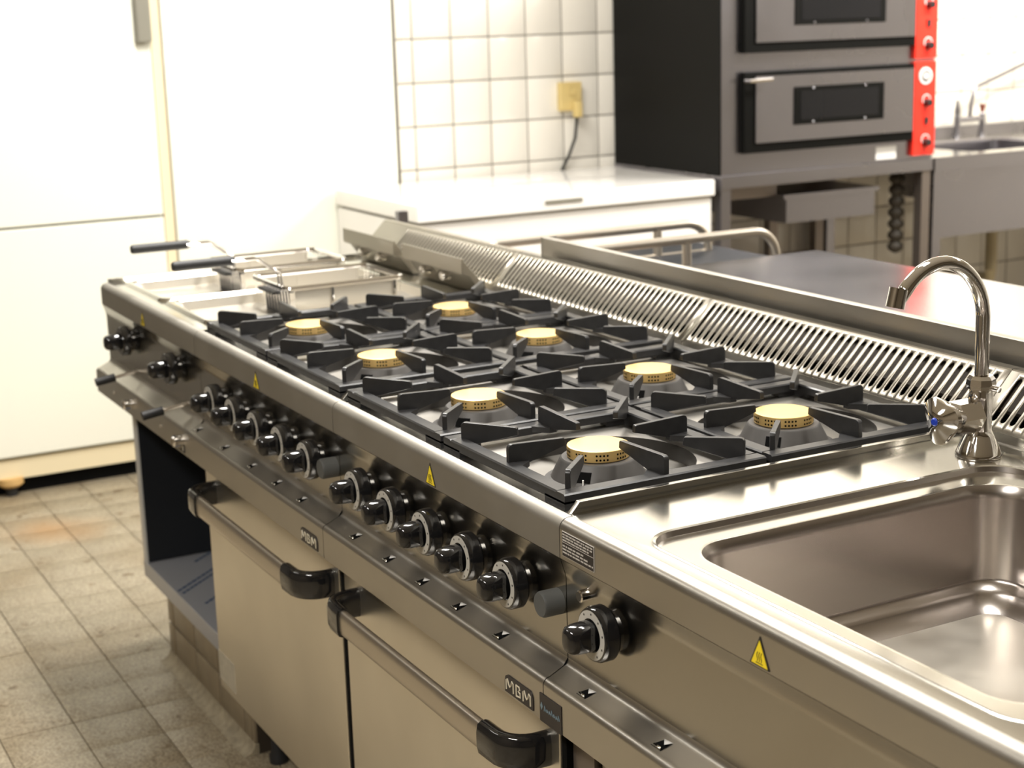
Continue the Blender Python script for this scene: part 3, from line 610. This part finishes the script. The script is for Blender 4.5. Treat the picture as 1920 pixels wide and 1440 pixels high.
# open cabinet under the fryer
O = thing('open_cabinet', 'open steel cabinet with blue-printed film under the fryer', 'cabinet', (-0.4, 0.38, -0.815))
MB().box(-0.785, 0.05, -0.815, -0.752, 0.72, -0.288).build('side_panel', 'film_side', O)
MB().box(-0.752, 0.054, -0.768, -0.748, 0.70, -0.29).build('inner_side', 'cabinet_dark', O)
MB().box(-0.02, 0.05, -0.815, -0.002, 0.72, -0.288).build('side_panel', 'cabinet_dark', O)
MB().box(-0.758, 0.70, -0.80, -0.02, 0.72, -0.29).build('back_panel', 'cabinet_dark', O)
MB().box(-0.758, 0.06, -0.31, -0.02, 0.70, -0.29).build('top_panel', 'dark_finish', O)
sh = MB().box(-0.785, 0.048, -0.815, -0.02, 0.70, -0.770).build('shelf', 'film', O, bevel=0.002)
m = MB(); random.seed(5); dx, dy = -0.67, 0.742
for (x, y, n) in ((-0.490, 0.052, 11), (-0.468, 0.058, 10), (-0.365, 0.085, 6), (-0.690, 0.16, 5)):
    q = 0.0
    for k in range(n):
        l = random.uniform(0.012, 0.022); X, Y = x + dx * q, y + dy * q
        m.add([(X, Y, -0.7696), (X + 0.0060, Y + 0.0054, -0.7696), (X + 0.0060 + dx * l, Y + 0.0054 + dy * l, -0.7696), (X + dx * l, Y + dy * l, -0.7696)], [(0, 1, 2, 3)]); q += l + 0.004
m.build('film_print', 'film_print', sh, kind='stuff')
MB().lathe([(0, 0), (0.006, 0), (0.004, 0.004), (0, 0.004)], (-0.095, 0.048, -0.795), 'y', 10, -1).build('screw', 'chrome', O)

# ------------------------------------------------------------------ island behind
I = thing('rear_counter', 'long stainless counter with upright splashback behind the flue grilles', 'counter', (1.6, 1.28, FZ))
MB().box(0.045, 0.862, -0.05, 3.3, 1.70, 0.025).build('worktop', 'steel_island', I, bevel=0.004)
MB().prism([(0.860, -0.03), (0.860, 0.1335), (0.864, 0.1355), (0.874, 0.1355), (0.878, 0.120), (0.878, 0.02)], 'x', 0.045, 3.3).build('splashback', 'steel', I)
MB().prism([(0.8595, -0.03), (0.8595, 0.1345), (0.90, 0.1345), (0.90, 0.025)], 'x', 0.040, 0.0455).build('splashback_end', 'steel', I)
MB().box(0.06, 0.90, FZ + 0.12, 3.28, 1.66, -0.05).build('body', 'steel_dark', I)
for x in (0.12, 1.6, 3.2):
    for y in (0.95, 1.6): MB().lathe([(0.022, FZ), (0.022, FZ + 0.02), (0.016, FZ + 0.03), (0.016, FZ + 0.12)], (x, y, 0), n=12).build('foot', 'black_matte', I)
# trolley with tube rails
TR = thing('tube_trolley', 'trolley with two bent steel tube rails between counter and freezer', 'trolley', (-0.26, 1.28, FZ))
for x, z in ((-0.1, 0.066), (-0.42, 0.056)):
    r = 0.055; p = [(x, 0.93, -0.20), (x, 0.93, z - r)] + [(x, 0.93 + r * (1 - math.cos(q)), z - r + r * math.sin(q)) for q in [math.pi / 2 * k / 6 for k in range(1, 7)]]
    p += [(x, 1.60 + 0.075 * math.sin(q), z - 0.075 + 0.075 * math.cos(q)) for q in [math.pi / 2 * k / 7 for k in range(8)]] + [(x, 1.675, -0.95)]
    MB().tube(p, 0.0125, 14, up=(1, 0, 0)).build('rail', 'aluminium', TR, ang=60)
    MB().tube([(x, 0.93, -0.2), (x, 0.93, -0.95)], 0.0125, 14, up=(1, 0, 0)).build('leg', 'aluminium', TR)
    MB().tube([(x, 0.935, z - 0.085), (x, 1.672, z - 0.085)], 0.008, 10).build('lower_rail', 'aluminium', TR)
    MB().tube([(x, 1.38 if x > -.2 else 1.50, z - 0.01), (x, 1.38 if x > -.2 else 1.50, z - 0.10)], 0.0125, 12, up=(1, 0, 0)).build('post', 'aluminium', TR)
    for y in (0.93, 1.675): MB().lathe([(0, -0.022), (0.02, -0.022), (0.025, -0.01), (0.025, 0.01), (0.02, 0.022), (0, 0.022)], (x, y, -0.973), 'x', 18).build('castor', 'black_matte', TR)
MB().box(-0.43, 0.93, -0.075, -0.09, 1.67, -0.055).build('top_shelf', 'steel_dark', TR); MB().box(-0.43, 0.93, -0.72, -0.09, 1.67, -0.70).build('lower_shelf', 'steel_dark', TR)
MB().box(-0.60, 1.37, -0.060, -0.03, 1.74, -0.025).build('tray', 'cabinet_dark', TR, bevel=0.004)
P = MB().box(-0.868, 0.885, FZ, -0.838, 0.915, 0.112).build('steel_post', 'steel_far', bevel=0.003, label='short grey post standing behind the far end of the flue', category='post')

# ------------------------------------------------------------------ fridges, freezer
def fridge(y0, y1, label, split):
    x = -2.41; xb = x - 0.75; t = thing('tall_fridge', label, 'fridge', (x - 0.38, (y0 + y1) / 2, FZ), 'cream upright fridges')
    MB().box(xb, y0 + 0.01, -0.932, x - 0.04, y1 + 0.006, 0.95).build('body', 'cream', t, bevel=0.004)
    MB().box(x - 0.04, y0 + 0.012, -0.940, x - 0.016, y1 - 0.010, -0.868).build('base_panel', 'cream_base', t)
    MB().box(x - 0.045, y0 + 0.02, -0.85, x - 0.035, y1 - 0.02, 0.93).build('seal', 'seal_grey', t)
    if split:
        MB().box(x - 0.030, y1 - 0.014, -0.855, x - 0.008, y1 + 0.022, 0.94).build('hinge_strip', 'cream_base', t)
        d = MB().box(x - 0.036, y0 + 0.004, -0.0255, x, y1 - 0.018, 0.94).build('door', 'cream', t, bevel=0.006)
        MB().box(x - 0.036, y0 + 0.004, -0.855, x, y1 - 0.018, -0.033).build('door', 'cream', t, bevel=0.006)
        MB().box(x - 0.01, y1 - 0.075, 0.595, x + 0.040, y1 - 0.020, 0.90).build('handle', 'handle_grey', d, bevel=0.010)
    else: MB().box(x - 0.036, y0 + 0.022, -0.855, x, y1 - 0.004, 0.94).build('door', 'cream', t, bevel=0.006)
    MB().box(xb, y0 + 0.02, FZ, x - 0.05, y1 - 0.02, -0.933).build('kick_shadow', 'void', t)  # black box paints the shade under the fridge
    for y in (y0 + 0.27, y1 - 0.10):
        f = MB().lathe([(0, -0.966), (0.034, -0.966), (0.046, -0.955), (0.046, -0.933), (0, -0.933)], (x - 0.025, y, 0), n=16).build('foot', 'foot_wood', t)
        MB().lathe([(0, FZ), (0.022, FZ), (0.022, -0.966), (0, -0.966)], (x - 0.025, y, 0), n=12).build('foot_shaded', 'black_matte', f)  # black lower foot: its shade is put into the colour
fridge(-0.26, 0.665, 'cream upright fridge with a split door and grey handle, left edge of the photo', True)
fridge(0.669, 1.604, 'cream upright fridge with one plain tall door, beside the chest freezer', False)
Z = thing('chest_freezer', 'white chest freezer with a glossy lid under the tiled wall', 'freezer', (-2.03, 1.97, FZ))
MB().box(WX + 0.03, 1.325, -0.90, -1.665, 2.575, -0.050).build('body', 'white_lacquer', Z, bevel=0.006)
MB().box(WX + 0.03, 1.32, -0.042, -1.648, 2.58, 0.020).build('lid', 'white_lacquer', Z, bevel=0.006)
MB().box(WX + 0.035, 1.345, -0.052, -1.672, 2.57, -0.040).build('gasket', 'seal_grey', Z)
MB().box(-1.65, 1.83, -0.014, -1.643, 1.985, -0.002).build('lid_badge', 'handle_grey', Z)
MB().box(WX + 0.05, 1.35, FZ, -1.70, 2.56, -0.90).build('base', 'black_matte', Z)

# socket and cable
K = thing('wall_socket', 'yellowed double socket on the tiled wall above the freezer', 'socket', (WX, 2.385, 0.26))
MB().box(WX, 2.335, 0.262, WX + 0.035, 2.435, 0.378).build('box', 'socket_cream', K, bevel=0.004)
MB().lathe([(0, 0), (0.022, 0), (0.022, 0.003), (0.018, 0.003), (0.018, 0.001), (0, 0.001)], (WX + 0.035, 2.385, 0.345), 'x', 20).build('outlet', 'socket_cream', K)
cb = MB().tube([(WX + 0.05, 2.400, 0.270), (WX + 0.05, 2.398, 0.22), (WX + 0.045, 2.392, 0.15), (WX + 0.03, 2.37, 0.08), (WX + 0.012, 2.345, 0.02), (WX + 0.010, 2.34, -0.2)], 0.0065, 8, up=(1, 0, 0)).build('power_cable', 'cable_black', label='dark power cable hanging from the wall socket down behind the freezer', category='cable')
MB().box(WX + 0.036, 2.385, 0.235, WX + 0.075, 2.415, 0.300).build('plug', 'socket_cream', cb, bevel=0.006)

# ------------------------------------------------------------------ deck oven
OX = -1.65
V = thing('deck_oven', 'black and steel double deck oven with red control strips', 'oven', (-2.03, 3.13, 0.031))
MB().box(WX + 0.02, 2.600, 0.031, OX, 2.608, 1.0).build('side_panel', 'oven_black', V)
MB().box(WX + 0.02, 3.665, 0.031, OX, 3.672, 1.0).build('side_panel', 'oven_black', V)
MB().box(WX + 0.02, 2.608, 0.031, OX + 0.001, 3.665, 1.0).build('cabinet', 'steel_far', V)
for dz in (0.0, 0.378):
    d = MB().box(OX, 2.695, 0.110 + dz, OX + 0.03, 3.543, 0.418 + dz).build('oven_door', 'oven_black', V, bevel=0.004)
    MB().box(OX + 0.03, 2.745, 0.148 + dz, OX + 0.037, 3.532, 0.400 + dz).build('door_facing', 'steel_far', d)
    wd = MB().box(OX + 0.037, 2.925, 0.208 + dz, OX + 0.041, 3.375, 0.353 + dz).build('window', 'oven_black', d, bevel=0.001)
    MB().box(OX + 0.041, 2.955, 0.226 + dz, OX + 0.0425, 3.345, 0.336 + dz).build('glass', 'oven_glass', d)
    for y in (3.02, 3.28):
        for z in (0.216, 0.345): MB().lathe([(0, 0), (0.005, 0), (0.003, 0.003), (0, 0.003)], (OX + 0.041, y, z + dz), 'x', 8).build('screw', 'steel_far', d)
    MB().tube([(OX + 0.03, 2.70, 0.385 + dz), (OX + 0.06, 2.70, 0.385 + dz), (OX + 0.065, 2.80, 0.388 + dz)], 0.007, 10).build('handle', 'chrome', d)
    c = MB().box(OX, 3.551, 0.046 + dz * 1.03, OX + 0.02, 3.668, 0.424 + dz * 1.03).build('control_strip', 'oven_red', V, bevel=0.002, label='red control strip')
    zz = dz * 1.03
    MB().lathe([(0, 0.006), (0.02, 0.006), (0.021, 0.004), (0.034, 0.004), (0.034, 0)], (OX + 0.02, 3.608, 0.366 + zz), 'x', 24).build('thermometer', 'label_white', c)
    MB().lathe([(0.014, 0.0068), (0.022, 0.0068), (0.022, 0.006), (0.014, 0.006)], (OX + 0.02, 3.608, 0.366 + zz), 'x', 24).build('dial', 'label_black', c)
    for z in (0.258, 0.097):
        k = MB().lathe([(0, 0.025), (0.014, 0.025), (0.017, 0.0), (0, 0)], (OX + 0.02, 3.617, z + zz), 'x', 18).build('oven_knob', 'black_gloss', c)
        MB().lathe([(0.018, 0.0015), (0.022, 0.0015), (0.022, 0), (0.018, 0)], (OX + 0.02, 3.617, z + 0.012 + zz), 'x', 18).build('knob_scale', 'label_white', c)
    MB().box(OX + 0.02, 3.609, 0.172 + zz, OX + 0.026, 3.627, 0.200 + zz).build('switch', 'label_black', c)
MB().box(OX + 0.001, 3.372, 0.040, OX + 0.003, 3.478, 0.092).build('label', 'label_white', V, label='blank looking white label')
N = thing('oven_stand', 'steel stand carrying the deck oven against the tiled wall', 'stand', (-2.03, 3.13, FZ))
MB().box(WX + 0.01, 2.602, -0.022, OX + 0.012, 3.672, 0.030).build('top', 'steel_far', N, bevel=0.003)
for y in (2.605, 3.620):
    for x in (OX - 0.04, WX + 0.05): MB().box(x, y, FZ, x + 0.045, y + 0.045, -0.022).build('leg', 'steel_dark' if y > 3 else 'steel_far', N)
MB().box(WX + 0.02, 2.66, -0.075, OX - 0.06, 2.92, -0.022).build('under_shelf', 'steel_dark', N)
dr = MB().box(-2.2, 2.935, -0.182, OX - 0.015, 3.385, -0.085).build('drawer', 'steel_far', N)
MB().box(-2.2, 2.915, -0.085, OX - 0.005, 3.40, -0.068).build('drawer_rail', 'steel_far', N)
MB().box(WX + 0.02, 2.60, -0.62, OX - 0.02, 3.66, -0.60).build('lower_shelf', 'steel_dark', N)
MB().box(-2.0, 3.08, FZ, -1.96, 3.12, -0.182).build('centre_leg', 'steel_dark', N)

# far sink bench
W = thing('sink_bench', 'far stainless sink bench to the right of the deck oven', 'sink', (-2.0, 4.4, FZ))
ou = (WX + 0.01, 3.680, OX + 0.015, 5.2)
L = [rrect(*ou, 0.0002, 0.028, 5), rrect(-2.24, 3.98, -1.74, 4.62, 0.05, 0.028, 5), rrect(-2.23, 3.99, -1.75, 4.61, 0.05, 0.018, 5), rrect(-2.22, 4.0, -1.76, 4.60, 0.05, -0.20, 5)]
MB().loops(L[:2], False).build('worktop', 'steel_top', W, ang=30); MB().loops(L[1:]).build('basin', 'steel_far', W, ang=30)
MB().box(OX + 0.008, 3.680, -0.030, OX + 0.015, 5.2, 0.028).build('front_edge', 'steel_far', W)
MB().box(OX - 0.05, 3.74, -0.318, OX - 0.04, 5.2, -0.02).build('apron', 'steel_far', W)
MB().box(WX + 0.01, 3.680, 0.028, WX + 0.02, 5.2, 0.075).build('upstand', 'steel_far', W)
for y in (3.685, 5.15):
    for x in (OX - 0.04, WX + 0.05): MB().box(x, y, FZ, x + 0.045, y + 0.045, -0.02).build('leg', 'steel_far', W)
MB().box(OX - 0.035, 3.70, -0.33, OX - 0.03, 3.74, -0.02).build('corner_plate', 'steel_far', W)
wp_ = MB().tube([(-2.0, 4.38, -0.2), (-2.0, 4.38, -0.55), (-2.02, 4.40, -0.60), (WX + 0.005, 4.40, -0.62)], 0.028, 14).build('drain_pipe', 'pipe_beige', W)
hp = [(0, -0.035)]
for k in range(7): hp += [(0.020, -0.040 - 0.048 * k), (0.034, -0.055 - 0.048 * k), (0.034, -0.070 - 0.048 * k), (0.020, -0.084 - 0.048 * k)]
MB().lathe(hp + [(0, -0.38)], (-1.79, 3.615, 0), n=18).build('corrugated_hose', 'hose_brown', ang=60, label='dark ribbed hose hanging between oven stand and sink bench', category='hose')
G = thing('bridge_mixer_tap', 'old bridge mixer tap with brown knob over the far sink bench', 'tap', (-2.31, 4.55, 0.028))
for y in (4.44, 4.60):
    MB().lathe([(0.022, 0.028), (0.018, 0.045), (0.014, 0.09), (0.014, 0.13), (0.008, 0.14), (0, 0.14)], (-2.31, y, 0), n=16).build('column', 'steel_far', G)
MB().tube([(-2.31, 4.44, 0.112), (-2.31, 4.60, 0.112)], 0.013, 12).build('bridge', 'steel_far', G)
MB().lathe([(0.006, 0.13), (0.010, 0.150), (0.017, 0.178), (0, 0.182)], (-2.31, 4.60, 0), n=14).build('knob', 'brown_plastic', G)
MB().lathe([(0.010, 0.13), (0.014, 0.150), (0.006, 0.205), (0, 0.207)], (-2.31, 4.44, 0), n=14).build('knob', 'steel_far', G)
MB().tube([(-2.31, 4.52, 0.11), (-2.31, 4.525, 0.18), (-2.31, 4.54, 0.24), (-2.31, 4.57, 0.265), (-2.30, 4.86, 0.36), (-2.29, 4.95, 0.385), (-2.29, 4.97, 0.36)], 0.010, 12, up=(1, 0, 0)).build('spout', 'steel_far', G)

# ------------------------------------------------------------------ to metres
done = set()
for o in list(sc.objects):
    if o.type in ('CAMERA', 'LIGHT'): continue
    o.location = o.location * S
    for md in o.modifiers:
        if md.type == 'SOLIDIFY': md.thickness *= S
    if o.data and o.data.name not in done:
        done.add(o.data.name); o.data.transform(Matrix.Scale(S, 4))
